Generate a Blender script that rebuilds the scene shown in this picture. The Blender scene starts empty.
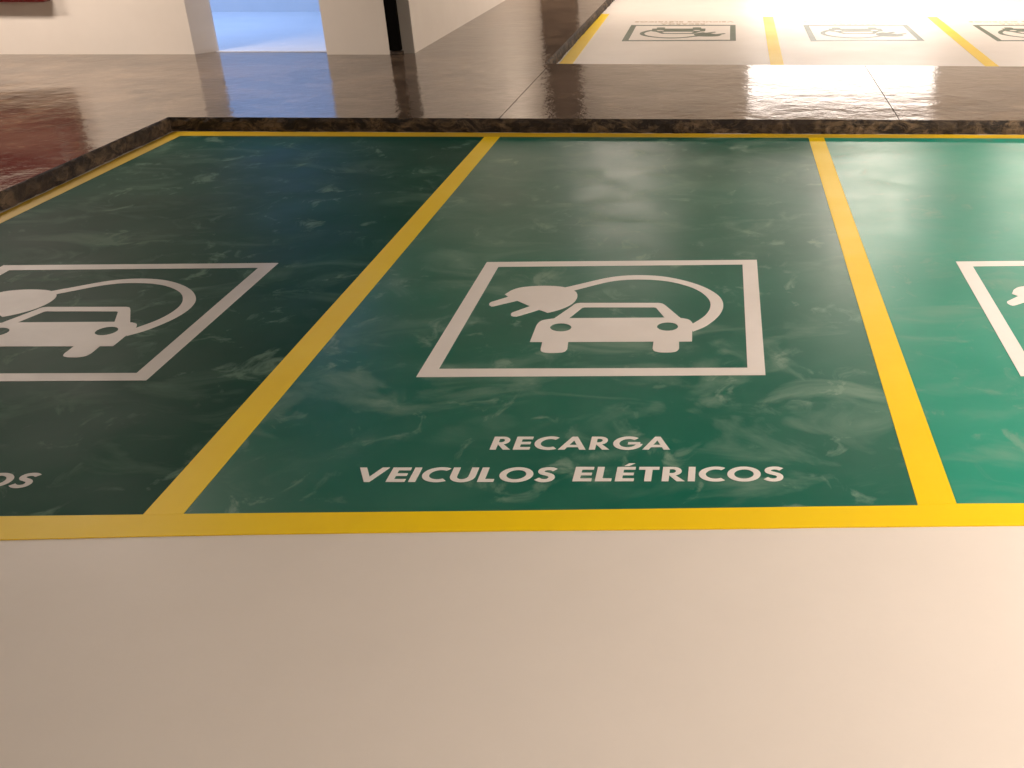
import bpy, bmesh, math, random
from mathutils import Vector
from mathutils.geometry import tessellate_polygon
random.seed(7)
C = bpy.context.scene.collection
SC = bpy.context.scene

# ------------------------------------------------------------------ camera
F = 1090.0; U0 = 737.0; V0 = 384.0; VH = -135.0; H = 1.75
TH = math.atan((V0-VH)/F); CT = math.cos(TH); ST = math.sin(TH)
cam = bpy.data.cameras.new('camera'); cam.sensor_width = 36.0
cam.lens = F/1024*36; cam.shift_x = (512-U0)/1024; cam.clip_end = 200
co = bpy.data.objects.new('camera', cam); C.objects.link(co)
co.location = (0, 0, H); co.rotation_euler = (math.pi/2-TH, 0, 0)
SC.camera = co
# ------------------------------------------------------------------ world, exposure
w = bpy.data.worlds.new('world'); SC.world = w; w.use_nodes = True
w.node_tree.nodes['Background'].inputs[0].default_value = (0.9, 0.8, 0.7, 1)
w.node_tree.nodes['Background'].inputs[1].default_value = 0.05
SC.view_settings.view_transform = 'Standard'; SC.view_settings.look = 'None'
SC.view_settings.exposure = 0.09; SC.view_settings.gamma = 1.0
SC.view_settings.use_curve_mapping = False
SC.cycles.use_denoising = True
SC.cycles.max_bounces = 6

def area(name, loc, sx, sy, power, col, rot=(0, 0, 0)):
    l = bpy.data.lights.new(name, 'AREA'); l.shape = 'RECTANGLE'; l.size = sx; l.size_y = sy
    l.energy = power; l.color = col
    o = bpy.data.objects.new(name, l); C.objects.link(o); o.location = loc; o.rotation_euler = rot
    return o
WARM = (1.0, 0.835, 0.72)
CEIL = 2.95
# lamps under the garage ceiling: x, y, watts  (the fittings are built further down)
LAMPS = [(4.6, 2.0, 470), (5.2, 6.5, 430), (1.9, 15.0, 125), (4.4, 15.5, 110), (3.6, -1.8, 200),
         (-8.4, 8.6, 105), (-6.2, 8.9, 95), (-1.7, 15.8, 60)]  # unseen lamps added: first two brighten the left wall, last the side wall
for i, (x, y, p) in enumerate(LAMPS):
    area('lamp_light', (x, y, CEIL-0.13), 1.2, 0.22, p, WARM)
# daylight in the side room behind the doorway
area('room_light', (-6.2, 12.7, 2.7), 2.4, 1.6, 82, (0.34, 0.53, 1.0))

# ------------------------------------------------------------------ helpers
def G(u, v, z=0.0):
    """Ground point (x, y) on the level z seen from the measured viewpoint."""
    h = H-z; d = v-VH
    return ((h/CT)*(u-U0)/d, (F*h/(CT*d)-h*ST)/CT)

def link(name, bm, mat, parent=None):
    me = bpy.data.meshes.new(name); bmesh.ops.recalc_face_normals(bm, faces=bm.faces); bm.to_mesh(me); bm.free()
    if mat: me.materials.append(mat)
    o = bpy.data.objects.new(name, me); C.objects.link(o)
    if parent: o.parent = parent
    return o
def struct(name, bm, mat, parent=None):
    o = link(name, bm, mat, parent)
    if not parent: o['kind'] = 'structure'
    return o
def tag(o, label, cat, group=None):
    o['label'] = label; o['category'] = cat
    if group: o['group'] = group
    return o
def empty(name, loc, label, cat, group=None, rz=0):
    o = bpy.data.objects.new(name, None); C.objects.link(o); o.location = loc; o.rotation_euler = (0, 0, rz)
    o.empty_display_size = 0.1
    return tag(o, label, cat, group)
def prism(bm, loops, z0, z1):
    """Vertical prism: first loop outline, other loops holes."""
    tris = tessellate_polygon([[Vector((p[0], p[1], 0)) for p in l] for l in loops])
    flat = [p for l in loops for p in l]
    top = [bm.verts.new((p[0], p[1], z1)) for p in flat]
    bot = [bm.verts.new((p[0], p[1], z0)) for p in flat]
    for a, b, c in tris:
        try:
            bm.faces.new((top[a], top[b], top[c])); bm.faces.new((bot[c], bot[b], bot[a]))
        except ValueError: pass
    k = 0
    for l in loops:
        n = len(l)
        for i in range(n):
            a = k+i; b = k+(i+1) % n
            try: bm.faces.new((top[a], top[b], bot[b], bot[a]))
            except ValueError: pass
        k += n
def box(bm, x0, x1, y0, y1, z0, z1):
    vs = [bm.verts.new((x, y, z)) for z in (z0, z1) for x, y in ((x0, y0), (x1, y0), (x1, y1), (x0, y1))]
    for f in ((3, 2, 1, 0), (4, 5, 6, 7), (0, 1, 5, 4), (1, 2, 6, 5), (2, 3, 7, 6), (3, 0, 4, 7)):
        bm.faces.new([vs[i] for i in f])
def bev(bm, w=0.01, seg=2):
    bmesh.ops.bevel(bm, geom=list(bm.edges), offset=w, segments=seg, affect='EDGES', profile=0.5)
def NB(): return bmesh.new()
def copy_tree(o, parent=None):
    c = o.copy(); C.objects.link(c)
    if parent: c.parent = parent
    for ch in list(o.children): copy_tree(ch, c)
    return c

# ------------------------------------------------------------------ materials
class M:
    def __init__(s, name):
        s.m = bpy.data.materials.new(name); s.m.use_nodes = True
        s.t = s.m.node_tree; s.b = s.t.nodes['Principled BSDF']; s.n = s.t.nodes.new
        g = s.n('ShaderNodeNewGeometry'); s.pos = g.outputs['Position']
    def L(s, a, b): s.t.links.new(a, b)
    def inp(s, sock, v):
        if hasattr(v, 'is_linked') or hasattr(v, 'links'): s.L(v, sock)
        else: sock.default_value = v
    def vec(s, sc=(1, 1, 1), off=(0, 0, 0), rz=0):
        n = s.n('ShaderNodeMapping'); s.L(s.pos, n.inputs[0]); n.inputs[1].default_value = off
        n.inputs[2].default_value = (0, 0, rz); n.inputs[3].default_value = sc; return n.outputs[0]
    def noise(s, scale, detail=6, rough=0.6, dist=0.0, v=None):
        n = s.n('ShaderNodeTexNoise'); s.L(v or s.pos, n.inputs['Vector'])
        n.inputs['Scale'].default_value = scale; n.inputs['Detail'].default_value = detail
        n.inputs['Roughness'].default_value = rough; n.inputs['Distortion'].default_value = dist
        return n.outputs['Fac']
    def rng(s, a, f0, f1, t0=0.0, t1=1.0):
        n = s.n('ShaderNodeMapRange'); s.inp(n.inputs[0], a)
        for i, x in enumerate((f0, f1, t0, t1)): n.inputs[i+1].default_value = x
        return n.outputs[0]
    def math(s, op, a, b=0.0):
        n = s.n('ShaderNodeMath'); n.operation = op; s.inp(n.inputs[0], a); s.inp(n.inputs[1], b); n.use_clamp = False
        return n.outputs[0]
    def mix(s, f, a, b):
        n = s.n('ShaderNodeMix'); n.data_type = 'RGBA'
        s.inp(n.inputs[0], f); s.inp(n.inputs[6], a); s.inp(n.inputs[7], b); return n.outputs[2]
    def bump(s, h, strength, dist=0.01):
        n = s.n('ShaderNodeBump'); s.L(h, n.inputs['Height']); n.inputs['Strength'].default_value = strength
        n.inputs['Distance'].default_value = dist; s.L(n.outputs[0], s.b.inputs['Normal'])
    def set(s, **k):
        for a, v in k.items(): s.inp(s.b.inputs[a.replace('_', ' ')], v)
        return s.m
def c4(r, g, b): return (r, g, b, 1)
def plain(name, col, rough=0.5, metal=0.0, emit=None, es=1.0, spec=0.5):
    m = M(name); n = m.noise(9, 4)
    dk = tuple(x*0.88 for x in col)
    m.set(Base_Color=m.mix(n, c4(*col), c4(*dk)), Roughness=rough, Metallic=metal, Specular_IOR_Level=spec)
    if emit: m.set(Emission_Color=c4(*emit), Emission_Strength=es)
    return m.m

# green floor paint with pale scuffs
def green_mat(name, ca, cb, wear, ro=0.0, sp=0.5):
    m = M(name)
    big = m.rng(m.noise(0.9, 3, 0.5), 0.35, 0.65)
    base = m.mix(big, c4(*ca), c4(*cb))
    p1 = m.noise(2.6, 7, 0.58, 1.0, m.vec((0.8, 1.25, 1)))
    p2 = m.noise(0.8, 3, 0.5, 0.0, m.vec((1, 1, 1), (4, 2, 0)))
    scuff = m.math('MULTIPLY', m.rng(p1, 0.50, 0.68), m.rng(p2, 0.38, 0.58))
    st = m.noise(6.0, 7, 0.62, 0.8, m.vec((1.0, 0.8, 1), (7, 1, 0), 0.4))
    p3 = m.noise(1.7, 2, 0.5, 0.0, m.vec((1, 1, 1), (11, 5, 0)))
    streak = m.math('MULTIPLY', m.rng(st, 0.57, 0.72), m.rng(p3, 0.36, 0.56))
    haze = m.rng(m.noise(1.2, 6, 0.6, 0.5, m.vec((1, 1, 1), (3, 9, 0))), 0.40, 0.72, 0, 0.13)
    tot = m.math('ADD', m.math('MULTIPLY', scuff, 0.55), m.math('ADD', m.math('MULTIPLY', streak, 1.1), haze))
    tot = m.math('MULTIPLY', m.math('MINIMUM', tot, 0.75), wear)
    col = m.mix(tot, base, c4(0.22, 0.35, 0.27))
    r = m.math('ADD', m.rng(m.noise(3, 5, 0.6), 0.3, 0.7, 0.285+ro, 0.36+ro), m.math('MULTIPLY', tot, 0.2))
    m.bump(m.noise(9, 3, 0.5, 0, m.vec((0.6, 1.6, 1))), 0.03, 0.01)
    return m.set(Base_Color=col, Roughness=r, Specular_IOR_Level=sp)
GREEN_L = green_mat('dark_green_floor_paint', (0.000, 0.062, 0.037), (0.002, 0.048, 0.030), 0.6, 0.14, 0.04)  # left bay, darkest green of the three
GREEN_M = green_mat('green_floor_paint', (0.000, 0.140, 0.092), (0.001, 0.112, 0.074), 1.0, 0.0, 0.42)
GREEN_R = green_mat('bright_green_floor_paint', (0.000, 0.290, 0.195), (0.000, 0.255, 0.172), 0.7)  # right bay, brightest green of the three
def floor_paint(name, col, dk, rough=0.42, bs=0.06, spec=0.5):
    m = M(name)
    n = m.noise(1.7, 7, 0.62); n2 = m.noise(40, 2, 0.5)
    c = m.mix(m.rng(n, 0.3, 0.72), c4(*col), c4(*dk))
    m.bump(m.math('ADD', n2, m.noise(8, 3)), bs, 0.004)
    return m.set(Base_Color=c, Roughness=m.rng(n, 0.3, 0.7, rough-0.05, rough+0.06), Specular_IOR_Level=spec)
CREAM = floor_paint('cream_floor_paint', (0.80, 0.76, 0.70), (0.76, 0.72, 0.66), 0.42)
YEL = floor_paint('yellow_line_paint', (0.93, 0.67, 0.002), (0.89, 0.61, 0.002), 0.42, 0.06, 0.3)
YELD = floor_paint('dusty_yellow_line_paint', (0.80, 0.52, 0.008), (0.56, 0.38, 0.04), 0.42, 0.06, 0.3)
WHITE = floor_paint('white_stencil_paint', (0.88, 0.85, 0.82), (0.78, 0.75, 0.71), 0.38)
GREYISH = floor_paint('greyish_white_stencil_paint', (0.62, 0.60, 0.56), (0.48, 0.47, 0.44), 0.45)  # greyer white for the symbol and lettering of the left bay
DGREEN = floor_paint('dark_green_stencil_paint', (0.050, 0.105, 0.065), (0.085, 0.12, 0.08), 0.40)
TAN = floor_paint('worn_tan_stencil_paint', (0.50, 0.40, 0.28), (0.44, 0.36, 0.26), 0.40)
def concrete_mat():
    m = M('polished_brown_concrete')
    a = m.noise(1.3, 9, 0.66, 0.6); b = m.noise(5, 8, 0.7, 0.4, m.vec((1, 1, 1), (5, 3, 0)))
    c = m.mix(m.rng(a, 0.35, 0.68), c4(0.060, 0.042, 0.030), c4(0.19, 0.135, 0.095))
    c = m.mix(m.rng(b, 0.50, 0.66, 0, 0.75), c, c4(0.26, 0.185, 0.12))
    h = m.math('ADD', m.noise(1.6, 2, 0.5, 0.3), m.math('MULTIPLY', m.noise(9, 4, 0.6, 0.4), 0.42))
    m.bump(h, 0.34, 0.02)
    return m.set(Base_Color=c, Roughness=m.rng(a, 0.3, 0.7, 0.06, 0.12), IOR=1.5)
CONC = concrete_mat()
def kerb_mat():
    m = M('rough_dark_concrete_edge')
    a = m.noise(7, 9, 0.75, 0.8, m.vec((1, 1, 2.0))); b = m.noise(2.2, 4, 0.6, 0, m.vec((1, 1, 1), (3, 1, 4)))
    c = m.mix(m.rng(a, 0.46, 0.60), c4(0.008, 0.0045, 0.003), c4(0.16, 0.11, 0.065))
    c = m.mix(m.rng(b, 0.35, 0.6), c4(0.018, 0.010, 0.006), c)
    m.bump(a, 0.8, 0.02)
    return m.set(Base_Color=c, Roughness=0.75)
KERB = kerb_mat()
WALLM = floor_paint('cream_wall_paint', (0.78, 0.73, 0.66), (0.73, 0.68, 0.61), 0.6, 0.03)
GREYW = floor_paint('shaded_return_paint', (0.42, 0.40, 0.36), (0.36, 0.34, 0.31), 0.6, 0.03)  # darker tone for the return, shade put into the colour
ROOMM = floor_paint('white_room_paint', (0.80, 0.80, 0.80), (0.74, 0.75, 0.76), 0.45, 0.03)
DARK = plain('black_metal', (0.003, 0.0026, 0.0022), 0.7, spec=0.05)
DARKC = plain('dark_brown_paint', (0.085, 0.06, 0.045), 0.6)
RED = plain('red_enamel', (0.13, 0.0008, 0.003), 0.35)
STEEL = plain('brushed_steel', (0.5, 0.5, 0.5), 0.35, 1.0)
CEILM = plain('grey_ceiling_concrete', (0.16, 0.135, 0.11), 0.9)
HOUSE = plain('white_lamp_housing', (0.75, 0.74, 0.72), 0.4)
DIFF = plain('lamp_diffuser', (0.9, 0.85, 0.8), 0.4, 0, (1.0, 0.86, 0.72), 6.0)
PANE = plain('bright_daylight_pane', (0.9, 0.85, 0.8), 0.3, 0, (1.0, 0.90, 0.82), 3.6)
FRAMEM = plain('pale_window_frame', (0.6, 0.58, 0.55), 0.4)

# ------------------------------------------------------------------ structure
Z1 = 0.10                                   # top of the raised walkway
def lx(p, q, x):                            # y on the line p-q at x
    return p[1]+(q[1]-p[1])*(x-p[0])/(q[0]-p[0])
NEAR = (G(175, 117, Z1), G(1024, 120.5, Z1))    # near edge of the walkway
FAR = (G(555, 63.7, Z1), G(1024, 66.5, Z1))     # far edge of the walkway
XL = -4.125                                  # right-hand edge of the left walkway
XS = -1.77                                   # right-hand edge of the strip by the far bays
JX = (-1.715, 1.165)
XR = 9.0; XW = -9.5; YB = -4.0; YE = 18.6

bm = NB(); box(bm, XW-0.2, XR+0.2, YB-0.2, YE+0.2, -0.3, 0.0)
struct('floor', bm, CREAM)

def slab(name, quads):
    bm = NB()
    for q in quads: prism(bm, [q], 0.0, Z1)
    return struct(name, bm, CONC)
nl = lambda x: lx(*NEAR, x); fl = lambda x: lx(*FAR, x)
J = 0.0035
slab('walkway', [
    [(XW, YB), (XL, YB), (XL, nl(XL)), (XW, nl(XL))],
    [(XW, nl(XL)), (XL, nl(XL)), (JX[0]-J, nl(JX[0])), (JX[0]-J, fl(JX[0])), (XS, fl(XS)), (XS, YE), (XW, YE)],
    [(JX[0]+J, nl(JX[0])), (JX[1]-J, nl(JX[1])), (JX[1]-J, fl(JX[1])), (JX[0]+J, fl(JX[0]))],
    [(JX[1]+J, nl(JX[1])), (XR, nl(XR)), (XR, fl(XR)), (JX[1]+J, fl(JX[1]))]])
for x in JX:
    bm = NB(); prism(bm, [[(x-J, nl(x)+.01), (x+J, nl(x)+.01), (x+J, fl(x)-.01), (x-J, fl(x)-.01)]], 0.0, Z1-0.008)
    struct('expansion_joint', bm, DARKC)

def kerb_face(name, p, q, out, z1=Z1, amp=0.010):
    """Broken rough edge along p-q, bulging towards the unit vector out."""
    L = math.hypot(q[0]-p[0], q[1]-p[1]); n = int(L/0.035)
    bm = NB(); rows = []
    rs = random.Random(int(L*1000))
    prof = [(0.0, 0.0), (0.012, 0.0), (0.016, 0.035), (0.014, 0.07), (0.006, 0.094), (0.0, z1)]
    lowf = [rs.uniform(-1, 1) for _ in range(n//6+3)]
    for i in range(n+1):
        t = i/n; bx = p[0]+(q[0]-p[0])*t; by = p[1]+(q[1]-p[1])*t
        a = i/6; k = int(a); lf = lowf[k]*(1-(a-k))+lowf[k+1]*(a-k)
        row = []
        for j, (o, z) in enumerate(prof):
            oo = o
            if 0 < j < len(prof)-1: oo = max(0.001, o+amp*(0.5*rs.uniform(-1, 1)+0.6*lf))
            if j == len(prof)-2: z += 0.003*rs.uniform(-1, 1)
            row.append(bm.verts.new((bx+out[0]*oo, by+out[1]*oo, z)))
        rows.append(row)
    for i in range(n):
        for j in range(len(prof)-1):
            bm.faces.new((rows[i][j], rows[i+1][j], rows[i+1][j+1], rows[i][j+1]))
        bm.faces.new((rows[i][-1], rows[i+1][-1], rows[i+1][0], rows[i][0]))
    bm.faces.new(rows[0]); bm.faces.new(rows[-1])
    return struct(name, bm, KERB)
kerb_face('kerb', (XL, nl(XL)), (XR, nl(XR)), (0, -1))
kerb_face('kerb', (XL, YB), (XL, nl(XL)), (1, 0))
kerb_face('kerb', (XS, fl(XS)), (XS, YE), (1, 0))
kerb_face('kerb', (XS, fl(XS)), (XR, fl(XR)), (0, 1))

# walls
pL = G(0, 54.3, Z1); pL2 = (G(195, 54.3, Z1)[0], pL[1]); pJ = G(218, 51.2, Z1)
pR = G(327, 54.6, Z1); pR2 = G(391, 54.6, Z1)
pC = G(415, 53.2, Z1)
WT = CEIL
XB = pC[0]                                   # plane of the long side wall
yl = lambda x: lx(pL, pL2, x)
bm = NB(); prism(bm, [[(XW, yl(XW)), pL2, pJ, (pJ[0], pJ[1]+0.03), (XW, pJ[1]+0.03)]], Z1, WT)
struct('wall_left', bm, WALLM)
bm = NB()                                    # pillar and long side wall
prism(bm, [[pR, (G(390, 54.6, Z1)[0], pR[1]), (G(390, 54.6, Z1)[0], pC[1]+0.3), (pR[0], pC[1]+0.3)]], Z1, WT)
struct('wall_pillar', bm, WALLM)
bm = NB(); prism(bm, [[(XB-0.25, pC[1]+0.021), (XB-0.021, pC[1]+0.021), (XB-0.0, pC[1]), (XB, YE), (XB-0.25, YE)]], Z1, WT)
struct('wall_side', bm, WALLM)
bm = NB(); box(bm, G(390, 54.6, Z1)[0]+.001, XB-0.251, pC[1]+0.021, pC[1]+0.3, Z1, WT); struct('wall_recess', bm, WALLM)
bm = NB()                                    # shadowed return between pipe and side wall, its shade put into the grey
prism(bm, [[(G(390, 54, Z1)[0]+0.001, pC[1]+0.02), (G(390, 54, Z1)[0]+0.001, pC[1]-0.0), (XB-0.005, pC[1]-0.004), (XB-0.022, pC[1]+0.02)]], Z1, WT)
struct('wall_return', bm, GREYW)
bm = NB(); prism(bm, [[(pJ[0], pJ[1]-0.15), (pR[0], pR[1]), (pR[0], pR[1]+0.2), (pJ[0], pJ[1]+0.03)]], Z1+2.1, WT)
struct('wall_lintel', bm, WALLM)
# the side room seen through the doorway
RY = G(260, 12.3, Z1)[1]
bm = NB()
box(bm, XW, XB-0.26, RY, RY+0.15, Z1, WT)
box(bm, XW, XW+0.12, pJ[1]+0.04, RY, Z1, WT)
box(bm, XB-0.40, XB-0.26, pC[1]+0.31, RY, Z1, WT)
struct('wall_room', bm, ROOMM)
ty = G(260, 52.0, Z1)[1]
bm = NB(); prism(bm, [[(XW+.12, pJ[1]+.035), (pJ[0]+.002, pJ[1]+.035), (pJ[0]+.004, ty), (pR[0]-.004, ty), (pR[0]-.004, pC[1]+.31), (XB-.41, pC[1]+.31), (XB-.41, RY), (XW+.12, RY)]], Z1+0.0005, Z1+0.006)
struct('floor_room', bm, ROOMM)
# outer walls and ceiling
WX0, WX1 = 0.17, 3.33; WZ0, WZ1 = 0.45, 2.06
bm = NB()
box(bm, XB, WX0, YE, YE+0.2, 0, WT); box(bm, WX1, XR, YE, YE+0.2, 0, WT)
box(bm, WX0, WX1, YE, YE+0.2, 0, WZ0); box(bm, WX0, WX1, YE, YE+0.2, WZ1, WT)
struct('wall_back', bm, WALLM)
bm = NB(); box(bm, XR, XR+0.2, YB, YE+0.2, 0, WT); struct('wall_right', bm, WALLM)
bm = NB(); box(bm, XW-0.2, XW, YB, YE+0.2, 0, WT); struct('wall_left', bm, CEILM)
bm = NB(); box(bm, XW, XR, YB-0.2, YB, 0, WT); struct('wall_front', bm, CEILM)
bm = NB(); box(bm, XW-0.2, XR+0.2, YB-0.2, YE+0.2, WT, WT+0.2); struct('ceiling', bm, CEILM)
bm = NB(); box(bm, WX0, WX1, YE+0.10, YE+0.12, WZ0, WZ1)
win = struct('window_1', bm, PANE)
bm = NB()
for a, b in ((WX0, WX0+.03), (WX1-.03, WX1)): box(bm, a, b, YE+.05, YE+.10, WZ0, WZ1)
for a, b in ((WZ0, WZ0+.03), (WZ1-.03, WZ1)): box(bm, WX0+.03, WX1-.03, YE+.05, YE+.10, a, b)
struct('window_frame', bm, FRAMEM, win)
# dark block added in place of the dark opening beside the side wall
bm = NB(); box(bm, XB+0.01, -2.58, YE-0.35, YE, Z1, WT)
struct('dark_block', bm, DARKC)

# ------------------------------------------------------------------ things on the walls
px0 = G(390.6, 53.5, Z1)[0]; px1 = G(403, 53.5, Z1)[0]
py = pC[1]-0.012
pipe = empty('downpipe', ((px0+px1)/2, py-0.03, Z1), 'black flat downpipe in the corner between the cream pillar and the side wall', 'pipe')
hw = (px1-px0)/2
bm = NB(); box(bm, -hw, hw, -0.035, 0.032, 0.035, 2.8); bev(bm, 0.008); link('pipe', bm, DARK, pipe)
bm = NB(); prism(bm, [[(-hw*.6, -.05), (hw*.9, -.06), (hw*1.3, -.03), (hw*1.2, .02), (-hw*.5, .03)]], 0.0, 0.03); bev(bm, 0.006)
link('foot', bm, KERB, pipe)
for z in (0.9, 2.1):
    bm = NB(); box(bm, -hw+.001, hw+.015, -0.04, 0.03, z, z+0.03); bev(bm, 0.004); link('bracket', bm, STEEL, pipe)

cx1 = -6.62                                  # red hose cabinet on the left wall
cy = pL[1]-0.005
cab = empty('fire_hose_cabinet', (-7.09, cy-0.2, Z1+0.49), 'red fire cabinet on the cream wall at the top left, only its bottom edge showing', 'cabinet')
# ------------------------------------------------------------------ floor bays
# line corner points on the floor
A_tl, A_tr, A_bl, A_br = G(484.5, 137), G(500, 137), G(143, 515.3), G(183, 514.6)
B_tl, B_tr, B_bl, B_br = G(808, 136.5), G(823.5, 136.5), G(918, 506), G(956.5, 504.3)
kf = lambda x: nl(x)-0.030                   # foot of the near kerb
bl = lambda x: kf(x)-0.125 - 0.012           # near side of the yellow line at the kerb
TOPP = (G(190, 136.2), G(1024, 138.6))
def ext(p, q, y):                            # x on line p-q at y
    return p[0]+(q[0]-p[0])*(y-p[1])/(q[1]-p[1])
def rag(p, q, n, amp, rs):                   # ragged edge along p-q
    L = math.hypot(q[0]-p[0], q[1]-p[1]); nx, ny = -(q[1]-p[1])/L, (q[0]-p[0])/L
    out = []
    for i in range(n+1):
        t = i/n; a = amp*rs.uniform(-1, 1) if 0 < i < n else 0
        out.append((p[0]+(q[0]-p[0])*t+nx*a, p[1]+(q[1]-p[1])*t+ny*a))
    return out
rs = random.Random(3)
XK = XL+0.035
LXI = XL+0.145                               # right edge of the yellow line at the left kerb
ZP = 0.002; ZY = 0.0025
# front line: upper and lower edge taken along the width
FT = [G(u, v) for u, v in ((0, 517), (143, 515.3), (183, 514.6), (500, 511.5), (918, 506), (956.5, 504.3), (1024, 504))]
FB = [G(u, v) for u, v in ((0, 540.5), (143, 537), (250, 535), (500, 531.5), (700, 529.8), (820, 528), (1024, 526))]
def ends(P, xa, xb):
    s0 = (P[1][1]-P[0][1])/(P[1][0]-P[0][0])*0.3
    return [(xa, P[0][1]+s0*(xa-P[0][0]))]+P+[(xb, P[-1][1])]
FT = [p for p in ends(FT, XK, 5.3)]; FB = [p for p in ends(FB, XK, 5.3)]
bm = NB(); prism(bm, [FB+FT[::-1]], 0, ZY+0.0004)
tag(link('line_marking', bm, YEL), 'long yellow line along the near ends of the green bays beside the cream floor', 'floor line')
def bly(x): return lx(*TOPP, x)
top = rag((XK, kf(XK)), (5.3, kf(5.3)), 90, 0.007, rs); bot = rag((5.3, bly(5.3)), (XK, bly(XK)), 90, 0.002, rs)
bm = NB(); prism(bm, [[top[i] for i in range(len(top))]+bot], 0, ZY+0.0004)
tag(link('line_marking', bm, YELD), 'thin yellow line along the foot of the dark far kerb behind the green bays', 'floor line')
def fy(x):                                   # front line upper edge
    for a, b in zip(FT, FT[1:]):
        if a[0] <= x <= b[0]: return lx(a, b, x)
    return FT[-1][1]
e = 0.0015
def side_line(tl, tr, bl_, br, label):
    bm = NB(); ya = bly(tl[0])
    prism(bm, [[(bl_[0], bl_[1]+e), (br[0], br[1]+e), (ext(br, tr, ya-e), ya-e), (ext(bl_, tl, ya-e), ya-e)]], 0, ZY)
    tag(link('line_marking', bm, YEL), label, 'floor line')
side_line(A_tl, A_tr, A_bl, A_br, 'yellow dividing line slanting between the left and the middle green bay')
side_line(B_tl, B_tr, B_bl, B_br, 'yellow dividing line between the middle and the right green bay, pale at its far end')
bm = NB(); prism(bm, [rag((XK, fy(XK)+e), (XK, bly(XK)-e), 60, 0.006, rs)[::-1]+[(LXI, fy(LXI)+e), (LXI, bly(LXI)-e)]], 0, ZY)
tag(link('line_marking', bm, YELD), 'yellow line at the foot of the left kerb beside the left green bay', 'floor line')
RB = 2.93
bm = NB(); prism(bm, [[(RB, fy(RB)+e), (RB+.12, fy(RB)+e), (RB+.12, bly(RB)-e), (RB, bly(RB)-e)]], 0, ZY)
tag(link('line_marking', bm, YEL), 'yellow line on the outer side of the right green bay', 'floor line')
def bay(l0, l1, r0, r1, label, mat):
    """l0/r0 near corners, l1/r1 far corners"""
    bm = NB()
    low = [l0]+[p for p in FT if l0[0] < p[0] < r0[0]]+[r0]
    low = [(p[0], p[1]+e) for p in low]
    prism(bm, [low+[r1, l1]], 0, ZP)
    return tag(link('parking_bay', bm, mat), label, 'parking bay', 'green painted bays')
def fc(p, q, off):                           # far corner of a bay beside a line
    y = bly(p[0])-e; return (ext(p, q, y)+off, y)
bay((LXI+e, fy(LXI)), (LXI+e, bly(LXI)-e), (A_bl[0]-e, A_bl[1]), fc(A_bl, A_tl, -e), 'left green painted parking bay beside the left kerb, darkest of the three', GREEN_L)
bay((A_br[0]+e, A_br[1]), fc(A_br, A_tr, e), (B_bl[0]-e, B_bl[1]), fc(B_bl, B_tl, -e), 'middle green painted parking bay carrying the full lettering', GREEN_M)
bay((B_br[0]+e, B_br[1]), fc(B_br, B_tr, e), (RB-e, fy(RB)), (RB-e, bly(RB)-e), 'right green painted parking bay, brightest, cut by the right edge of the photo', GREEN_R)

# ------------------------------------------------------------------ charging symbol
def arc(cx, cy, rx, ry, a0, a1, n):
    return [(cx+rx*math.cos(math.radians(a0+(a1-a0)*i/n)), cy+ry*math.sin(math.radians(a0+(a1-a0)*i/n))) for i in range(n+1)]
def smooth(P, n=5):                          # open Catmull-Rom
    Q = [P[0]]+list(P)+[P[-1]]; out = []
    for i in range(1, len(Q)-2):
        p0, p1, p2, p3 = Q[i-1:i+3]
        for k in range(n):
            t = k/n
            out.append(tuple(0.5*(2*p1[c]+(p2[c]-p0[c])*t+(2*p0[c]-5*p1[c]+4*p2[c]-p3[c])*t*t+(3*p1[c]-p0[c]-3*p2[c]+p3[c])*t**3) for c in (0, 1)))
    out.append(P[-1]); return out
OX, OY = G(592, 318)
def gl(P): return [(G(u, v)[0]-OX, G(u, v)[1]-OY) for u, v in P]
frame_o = [(486.9, 262.6), (756.8, 260.3), (765.5, 375.7), (416.2, 377.7)]
frame_i = [(498.3, 267.4), (742.5, 265.0), (747.4, 368.4), (438.9, 369.5)]
car_o = [(529.9, 342.5), (533.5, 333.5)]+smooth([(536.2, 326.6), (538.5, 323.4), (543.0, 320.8), (554.3, 319.0)], 4) \
    + [(572.5, 306.4)]+smooth([(573.8, 305.2), (576.5, 304.0), (580.7, 303.5)], 3)+smooth([(658.1, 303.5), (662.5, 304.2), (666.2, 306.6)], 3) \
    + [(680.6, 318.7)]+smooth([(682.5, 318.8), (689.0, 320.3), (692.6, 323.8), (693.6, 327)], 4)+[(692.1, 333), (692.0, 342.0)] \
    + [(679.0, 342.2)]+smooth([(679.0, 349.0), (676.5, 351.8), (670, 353.0), (660.5, 353.0), (654.3, 351.6), (652.6, 349.0)], 3)+[(653.5, 342.2)] \
    + [(568.2, 342.5)]+smooth([(567.3, 349.6), (564.0, 352.4), (557, 353.4), (546.5, 353.4), (541.3, 352.0), (540.6, 349.6)], 3)+[(542.4, 342.6)]
car_w = [(568.9, 318.8), (582.3, 308.3), (584.5, 307.9), (654.0, 307.9), (656.2, 308.4), (664.6, 318.2)]
lamp_l = arc(560.8, 328.0, 10.7, 4.1, 0, 350, 22)
lamp_r = arc(667.5, 327.2, 10.6, 4.2, 0, 350, 22)
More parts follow.
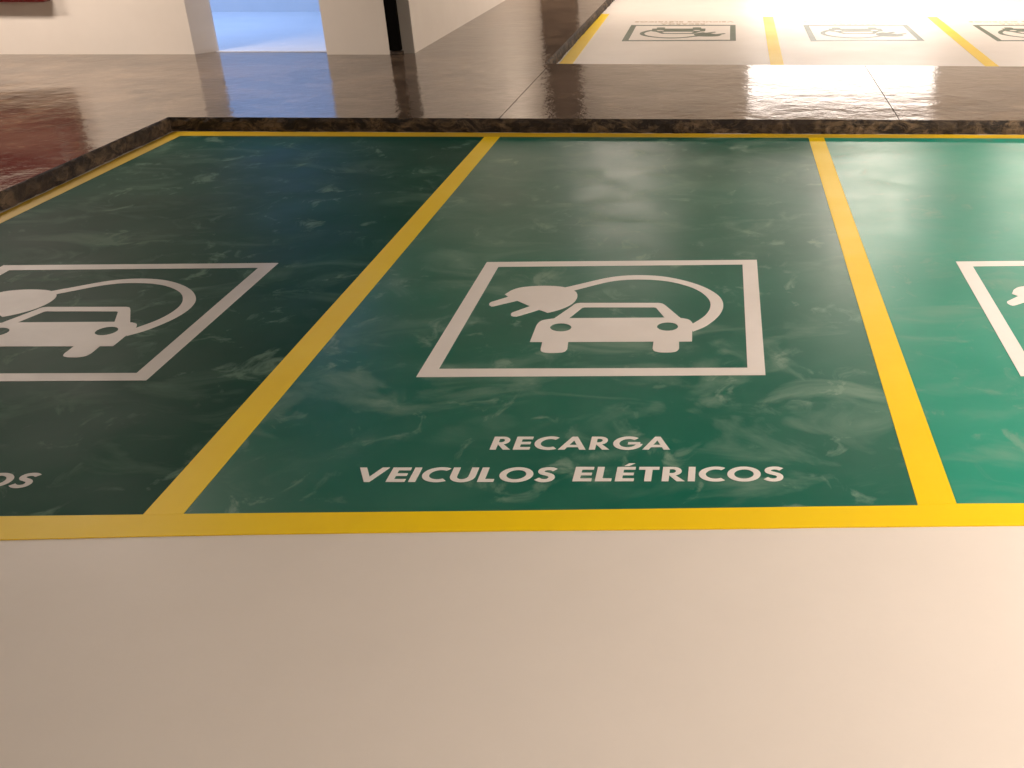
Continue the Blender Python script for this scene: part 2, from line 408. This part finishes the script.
plug = [(504.9, 295.0)]+smooth([(511.3, 291.0), (521.1, 288.0), (540.6, 286.4), (562.1, 287.4), (574.8, 291.6), (577.3, 297.6), (571.9, 304.5), (560.2, 310.0), (547.5, 313.3)], 5) \
    + [(539.1, 310.3), (516.4, 317.1)]+smooth([(513.5, 317.0), (511.2, 316.2), (511.3, 314.0), (513.2, 312.8)], 3) \
    + [(529.9, 306.8), (517.2, 301.2), (493.5, 306.8)]+smooth([(491.5, 307.0), (489.3, 305.6), (489.6, 303.8), (491.2, 302.6)], 3)+[(508.4, 297.4)]
cab_o = smooth([(564.0, 288.3), (580, 284.6), (611, 277.7), (638.6, 275.7), (667.9, 277.7), (697.2, 284.9), (716.7, 294.7), (723.2, 304.5), (719.6, 315.2), (707, 325.9), (693.2, 332.0)], 5)
cab_i = smooth([(690.5, 325.6), (705.0, 316.2), (710.5, 306.4), (707, 297.6), (693.3, 288.8), (667.9, 282.0), (638.6, 280.0), (611, 281.9), (580, 289.4), (571.5, 291.6)], 5)
def symbol(mat, label, group):
    r = empty('charging_symbol', (OX, OY, ZP), label, 'floor symbol', group)
    for nm, loops, h in (('frame', [frame_o, frame_i], .0012), ('car', [car_o, car_w, lamp_l, lamp_r], .0013),
                         ('plug', [plug], .0013), ('cable', [cab_o+cab_i], .0011)):
        bm = NB(); prism(bm, [gl(l) for l in loops], 0, h); link(nm, bm, mat, r)
    return r
GS = 'charging symbols on the green bays'
s0 = symbol(WHITE, 'white framed car and plug symbol on the middle green bay, fully in view', GS)
s1 = symbol(GREYISH, '', GS); s1.location = (OX-2.327, OY-0.048, ZP); s1['label'] = 'white framed car and plug symbol on the left green bay, cut by the left edge'
s2 = copy_tree(s0); s2.location = (OX+2.287, OY+0.008, ZP); s2['label'] = 'white framed symbol on the right green bay, only its left part in the photo'

# ------------------------------------------------------------------ lettering
TK = 0.225
def ring(cx, cy, rx, ry, t, a0, a1, n=24, ty=None):
    ty = ty or t*0.86
    return arc(cx, cy, rx, ry, a0, a1, n)+arc(cx, cy, rx-t, ry-ty, a1, a0, n)
def stroke(P, t):
    P = smooth(P, 6); L, R = [], []
    for i, p in enumerate(P):
        a = P[max(0, i-1)]; b = P[min(len(P)-1, i+1)]; d = math.hypot(b[0]-a[0], b[1]-a[1]) or 1
        nx, ny = -(b[1]-a[1])/d, (b[0]-a[0])/d
        L.append((p[0]+nx*t/2, p[1]+ny*t/2)); R.append((p[0]-nx*t/2, p[1]-ny*t/2))
    return L+R[::-1]
hb = 0.195
def rect(a, b, c, d): return [(a, c), (b, c), (b, d), (a, d)]
def g_E(): return .60, [[[(0, 0), (.6, 0), (.6, hb), (TK, hb), (TK, .41), (.57, .41), (.57, .59), (TK, .59), (TK, 1-hb), (.6, 1-hb), (.6, 1), (0, 1)]]]
def g_Ea():
    w_, s = g_E(); return w_, s+[[[(.22, 1.07), (.36, 1.07), (.56, 1.26), (.36, 1.26)]]]
def g_I(): return TK, [[rect(0, TK, 0, 1)]]
def g_L(): return .52, [[[(0, 0), (.52, 0), (.52, hb), (TK, hb), (TK, 1), (0, 1)]]]
def g_T(): return .66, [[[(.66/2-TK/2, 0), (.66/2+TK/2, 0), (.66/2+TK/2, 1-hb), (.66, 1-hb), (.66, 1), (0, 1), (0, 1-hb), (.66/2-TK/2, 1-hb)]]]
def g_V(): return .98, [[[(0, 1), (.235, 1), (.49, .36), (.745, 1), (.98, 1), (.575, 0), (.405, 0)]]]
def g_A(): return 1.0, [[[(0, 0), (.40, 1), (.60, 1), (1.0, 0), (.77, 0), (.70, .19), (.30, .19), (.23, 0)], [(.5, .72), (.365, .36), (.635, .36)]]]
def g_O(): return 1.08, [[arc(.54, .5, .54, .52, 0, 350, 36), arc(.54, .5, .54-TK, .52-hb, 0, 350, 36)]]
def g_C(): return .80, [[ring(.54, .5, .54, .52, TK, 56, 304, 28, hb)]]
def g_G(): return .98, [[ring(.54, .5, .54, .52, TK, 50, 352, 32, hb)], [rect(.54, .985, .40, .57)]]
def g_U(): return .82, [[rect(0, TK, .40, 1)], [rect(.82-TK, .82, .40, 1)], [ring(.41, .40, .41, .42, TK, 180, 360, 20, hb)]]
def g_R(): return .72, [[rect(0, TK, 0, 1)], [[(.16, 1), (.30, 1)]+arc(.32, .70, .30, .30, 85, -85, 12)+[(.30, .40), (.16, .40), (.16, .56), (.30, .56)]+arc(.31, .70, .12, .14, -80, 80, 8)+[(.30, .84), (.16, .84)]],
                        [[(.20, .45), (.40, .45), (.74, 0), (.48, 0)]]]
def g_S(): return .62, [[stroke([(.55, .83), (.44, .905), (.30, .92), (.16, .86), (.115, .735), (.17, .62), (.32, .535), (.45, .45), (.505, .31), (.455, .16), (.31, .085), (.16, .11), (.04, .21)], .205)]]
GLY = dict(E=g_E, I=g_I, L=g_L, T=g_T, V=g_V, A=g_A, O=g_O, C=g_C, G=g_G, U=g_U, R=g_R, S=g_S); GLY['\u00c9'] = g_Ea
def word_width(t, gap=.115): return sum(GLY[c]()[0] for c in t)+gap*(len(t)-1)
def word(parent, text, x, y, sx, sy, mat, gap=.115):
    bm = NB(); cx = x
    for ch in text:
        w_, shapes = GLY[ch]()
        for k, loops in enumerate(shapes):
            prism(bm, [[(cx+p[0]*sx, y+p[1]*sy) for p in l] for l in loops], 0, .0011+.00004*k)
        cx += (w_+gap)*sx
    return link('word', bm, mat, parent)
r1a, r1b = G(489.5, 450.3), G(670, 450.0)
r2a, r2b = (G(360, 468.4)[0], G(360, 482.6)[1]), G(784, 480.6)
TX, TY = (r2a[0]+r2b[0])/2, r2a[1]
def lettering(mat, label, group):
    r = empty('painted_lettering', (TX, TY, ZP), label, 'floor lettering', group)
    h = 0.090
    s = (r1b[0]-r1a[0])/word_width('RECARGA')
    word(r, 'RECARGA', r1a[0]-TX, r1a[1]-TY, s, h, mat)
    sp = 0.58
    tot = word_width('VEICULOS')+word_width('EL\u00c9TRICOS')+sp
    s = (r2b[0]-r2a[0])/tot
    word(r, 'VEICULOS', r2a[0]-TX, 0, s, h, mat)
    word(r, 'EL\u00c9TRICOS', r2a[0]-TX+(word_width('VEICULOS')+sp)*s, 0.004, s, h, mat)
    return r
GT = 'lettering on the green bays'
t0 = lettering(WHITE, 'white two-line capital lettering across the middle green bay, fully readable', GT)
t1 = lettering(GREYISH, '', GT); t1.location = (TX-2.355, TY-0.040, ZP); t1['label'] = 'white lettering on the left green bay, only its last letters in the photo'

# ------------------------------------------------------------------ far bays (white, green stencils, seen from behind)
FK = XS+0.04
FYN = lambda x: fl(x)+0.04
yend = G(770, 17)[1]
def fline(xa, xb, wd, ya, yb, label):
    bm = NB(); prism(bm, [[(xa-wd/2, ya), (xa+wd/2, ya), (xb+wd/2, yb), (xb-wd/2, yb)]], 0, ZY)
    return tag(link('line_marking', bm, YEL), label, 'floor line')
ya = FYN(0)
x_at = lambda u, v: G(u, v)[0]
fline(FK+.07, x_at(607, 13)-0.02, .13, ya, yend+.3, 'yellow line at the left kerb of the far white bays')
fline(x_at(776.5, 62), x_at(768, 17), .13, ya, yend, 'short yellow line between the two left far white bays')
fline(x_at(990, 65), x_at(933, 18), .13, ya, yend, 'short yellow line slanting between the two right far white bays')
fs = empty('charging_symbol', (0, 0, 0), '', 'floor symbol', 'green stencilled symbols on the far bays')
bpy.data.objects.remove(fs)
GF = 'green stencilled symbols on the far white bays'
f0 = symbol(DGREEN, 'dark green car and plug symbol on the leftmost far white bay', GF)
fcx = [x_at(678, 40.5), x_at(867, 41.4)]; fcx.append(fcx[1]+2.03+.02)
fcy = (G(700, 41)[1]+G(700, 25)[1])/2
lab = ['dark green car and plug symbol on the leftmost far white bay', 'faded green car and plug symbol on the middle far white bay, in the glare',
       'dark green symbol on the right far white bay, cut by the right edge']
mx = (G(416.2, 377.7)[0]+G(765.5, 375.7)[0])/2-OX; my = (G(600, 376.7)[1]+G(600, 261.4)[1])/2-OY
for i, x in enumerate(fcx):
    o = f0 if i == 0 else copy_tree(f0)
    o.rotation_euler = (0, 0, math.pi); o.location = (x+mx, fcy+my, 0); o.scale = (0.955, 1, 1); o['label'] = lab[i]
g0 = lettering(TAN, '', 'tan lettering on the far white bays')
lab = ['thin tan lettering behind the symbol of the leftmost far bay', 'thin faded lettering behind the symbol of the middle far bay', 'thin lettering behind the cut symbol of the right far bay']
for i, x in enumerate(fcx):
    o = g0 if i == 0 else copy_tree(g0)
    o.rotation_euler = (0, 0, math.pi); o.location = (x, G(700, 20.8)[1]-.05, 0); o.scale = (0.9, 1, 1); o['label'] = lab[i]

# ------------------------------------------------------------------ red cabinet
# body, door with frame and handle
bm = NB(); box(bm, -0.9, 0.62, 0.06, 0.19, 0.0, 0.85); bev(bm, 0.02); link('body', bm, RED, cab)
bm = NB(); box(bm, -0.86, 0.58, 0.038, 0.06, 0.04, 0.81); bev(bm, 0.008); d = link('door', bm, RED, cab)
bm = NB(); box(bm, 0.44, 0.50, 0.01, 0.038, 0.36, 0.50); bev(bm, 0.008); link('handle', bm, STEEL, d)

# ------------------------------------------------------------------ ceiling lamps
l0 = None
spots = ['over the right side near the camera', 'over the right end of the walkway', 'over the middle far bay', 'over the right far bay',
         'behind the camera', 'added unseen at the far left to brighten the left wall', 'added unseen before the left wall to brighten it', 'unseen over the leftmost far bay, placed to light the side wall']
for (x, y, p), s in zip(LAMPS, spots):
    if l0 is None:
        l0 = o = empty('ceiling_lamp', (x, y, CEIL), '', 'lamp', 'ceiling lamps of the garage')
        bm = NB(); box(bm, -.62, .62, -.13, .13, -.07, 0); bev(bm, .01); link('housing', bm, HOUSE, o)
        bm = NB(); box(bm, -.60, .60, -.11, .11, -.10, -.071); bev(bm, .008); link('diffuser', bm, DIFF, o)
    else:
        o = copy_tree(l0); o.location = (x, y, CEIL)
    o['label'] = 'long white ceiling lamp '+s
